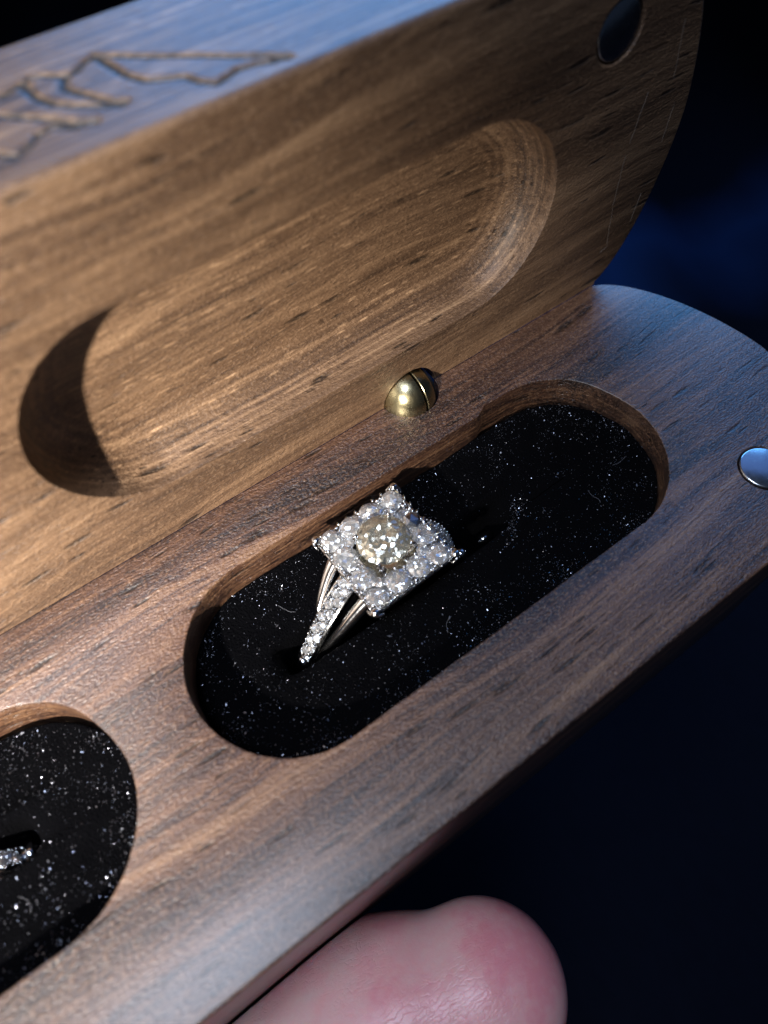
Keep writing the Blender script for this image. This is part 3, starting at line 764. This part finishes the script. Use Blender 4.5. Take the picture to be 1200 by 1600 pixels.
# ------------------------------------------------------------------ thumb
def skin():
    m, nt, b = mat('skin'); Lk = nt.links
    tc = nd(nt, 'ShaderNodeTexCoord'); p = scaled(nt, tc.outputs['Object'], (1 / U,) * 3)
    n1 = noise(nt, p, .09, 3, .5); n2 = noise(nt, p, .8, 5, .6)
    col = ramp(nt, mth(nt, 'ADD', mth(nt, 'MULTIPLY', n1, .75), mth(nt, 'MULTIPLY', n2, .25)),
               [(.35, (.74, .47, .43)), (.5, (.76, .38, .37)), (.62, (.74, .28, .30))])
    Lk.new(col, b.inputs['Base Color'])
    b.inputs['Subsurface Weight'].default_value = .6; b.inputs['Subsurface Radius'].default_value = (1, .35, .2)
    b.inputs['Subsurface Scale'].default_value = 1.6 * U * 1.5
    b.inputs['Roughness'].default_value = .36
    v = nd(nt, 'ShaderNodeTexVoronoi', feature='DISTANCE_TO_EDGE'); v.inputs['Scale'].default_value = .9
    wq = nd(nt, 'ShaderNodeMapping'); wq.inputs['Rotation'].default_value = (0, 0, math.radians(38)); wq.inputs['Scale'].default_value = (.26, 1.7, 1.0)
    Lk.new(p, wq.inputs[0]); 
    wn = nd(nt, 'ShaderNodeTexNoise'); wn.inputs['Scale'].default_value = .5; Lk.new(p, wn.inputs['Vector'])
    ad = nd(nt, 'ShaderNodeVectorMath', operation='ADD'); Lk.new(wq.outputs[0], ad.inputs[0])
    ml = nd(nt, 'ShaderNodeVectorMath', operation='SCALE'); ml.inputs['Scale'].default_value = 2.6; Lk.new(wn.outputs['Color'], ml.inputs[0]); Lk.new(ml.outputs[0], ad.inputs[1])
    Lk.new(ad.outputs[0], v.inputs['Vector'])
    msk = mth(nt, 'MULTIPLY', mth(nt, 'SUBTRACT', noise(nt, scaled(nt, p, (1, 1, 1), (3, 1, 8)), .10, 2), .42, clamp=True), 6, clamp=True)
    crease = mth(nt, 'MULTIPLY', mth(nt, 'MULTIPLY', mth(nt, 'SUBTRACT', .10, v.outputs['Distance'], clamp=True), 6.0), msk)
    h = mth(nt, 'SUBTRACT', mth(nt, 'MULTIPLY', noise(nt, p, 2.2, 5, .65), .8), crease)
    bp = nd(nt, 'ShaderNodeBump'); bp.inputs['Distance'].default_value = .04 * U; bp.inputs['Strength'].default_value = 1
    Lk.new(h, bp.inputs['Height']); Lk.new(bp.outputs[0], b.inputs['Normal'])
    return m
Rm = Matrix(R)
def unproj(px, py, z):
    d = Rm.transposed() @ Vector(((px - 600) / 1130, (py - 800) / 1130, 1)); o = CAMP / U
    s = (z - o.z) / d.z; return o + d * s, s
def thumb():
    # chain of joints from the tip of the thumb to the heel of the hand: centre (x, y, z), radius
    J = [(-25.8, -66.9, -34, 11.7), (-31, -65.4, -35, 11.5), (-36, -62.9, -36, 12.6), (-42, -61.8, -39, 14.8), (-50, -62.5, -44, 16.8), (-60, -65, -50, 18), (-75, -72, -56, 20), (-95, -84, -50, 23)]
    bm = bmesh.new()
    for (a, c2) in zip(J[:-1], J[1:]):
        for k in range(6):
            t = k / 6; x, y, z, r = [p * (1 - t) + q * t for p, q in zip(a, c2)]
            bmesh.ops.create_icosphere(bm, subdivisions=3, radius=r * U, matrix=Matrix.Translation(Vector((x, y, z)) * U) @ Matrix.Diagonal((1, 1, .94, 1)))
    me = bpy.data.meshes.new('t'); bm.to_mesh(me); bm.free(); o = bpy.data.objects.new('t', me); C.objects.link(o)
    md = o.modifiers.new('r', 'REMESH'); md.mode = 'VOXEL'; md.voxel_size = .7 * U
    sm = o.modifiers.new('s', 'SMOOTH'); sm.iterations = 26; sm.factor = .6
    bpy.context.view_layer.update(); dg = bpy.context.evaluated_depsgraph_get()
    nm = bpy.data.meshes.new_from_object(o.evaluated_get(dg)); bpy.data.objects.remove(o)
    V = np.empty(len(nm.vertices) * 3); nm.vertices.foreach_get('co', V); V = V.reshape(-1, 3) / U
    F = [tuple(p.vertices) for p in nm.polygons]
    # press the pad flat against the front of the box
    V[:, 1] = np.minimum(V[:, 1], -W - .12)
    person = empty('person', (-60, -74, -50)); tag(person, 'bare pink thumb of a person pressing against the front edge of the wooden box', 'person')
    obj('thumb', V, F, skin(), person)
thumb()

# ------------------------------------------------------------------ cloth far below and behind
def cloth():
    m, nt, b = mat('navy_cloth'); Lk = nt.links
    tc = nd(nt, 'ShaderNodeTexCoord'); p = scaled(nt, tc.outputs['Object'], (1 / U,) * 3)
    n = noise(nt, scaled(nt, p, (1, .12, 1)), .5, 3)
    sx = nd(nt, 'ShaderNodeSeparateXYZ'); Lk.new(tc.outputs['Object'], sx.inputs[0])
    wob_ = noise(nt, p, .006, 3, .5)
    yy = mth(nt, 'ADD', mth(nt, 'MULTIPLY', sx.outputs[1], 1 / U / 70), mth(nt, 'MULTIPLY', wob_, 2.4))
    fold_light = mth(nt, 'SUBTRACT', 1, mth(nt, 'ABSOLUTE', mth(nt, 'ADD', yy, 3.0)), clamp=True)  # blue light along a fold, painted into the cloth colour as a soft stripe
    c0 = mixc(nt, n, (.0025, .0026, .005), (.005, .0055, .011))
    Lk.new(mixc(nt, fold_light, c0, (.008, .021, .062)), b.inputs['Base Color']); b.inputs['Roughness'].default_value = .85
    b.inputs['Specular IOR Level'].default_value = .08
    gx_ = np.linspace(-1300, 1900, 110); gy_ = np.linspace(-1100, 2100, 110)
    X, Y = np.meshgrid(gx_, gy_, indexing='ij')
    u = (X * .80 - Y * .60); v_ = X * .6 + Y * .8
    Z = -330 + 30 * np.sin(u / 85 + .8 * np.sin(v_ / 210)) + 14 * np.sin(u / 37 + v_ / 160) + 16 * np.sin(v_ / 190 + 1)
    vs = np.c_[X.ravel(), Y.ravel(), Z.ravel()]; n_ = 110
    fs = [(i * n_ + j, (i + 1) * n_ + j, (i + 1) * n_ + j + 1, i * n_ + j + 1) for i in range(n_ - 1) for j in range(n_ - 1)]
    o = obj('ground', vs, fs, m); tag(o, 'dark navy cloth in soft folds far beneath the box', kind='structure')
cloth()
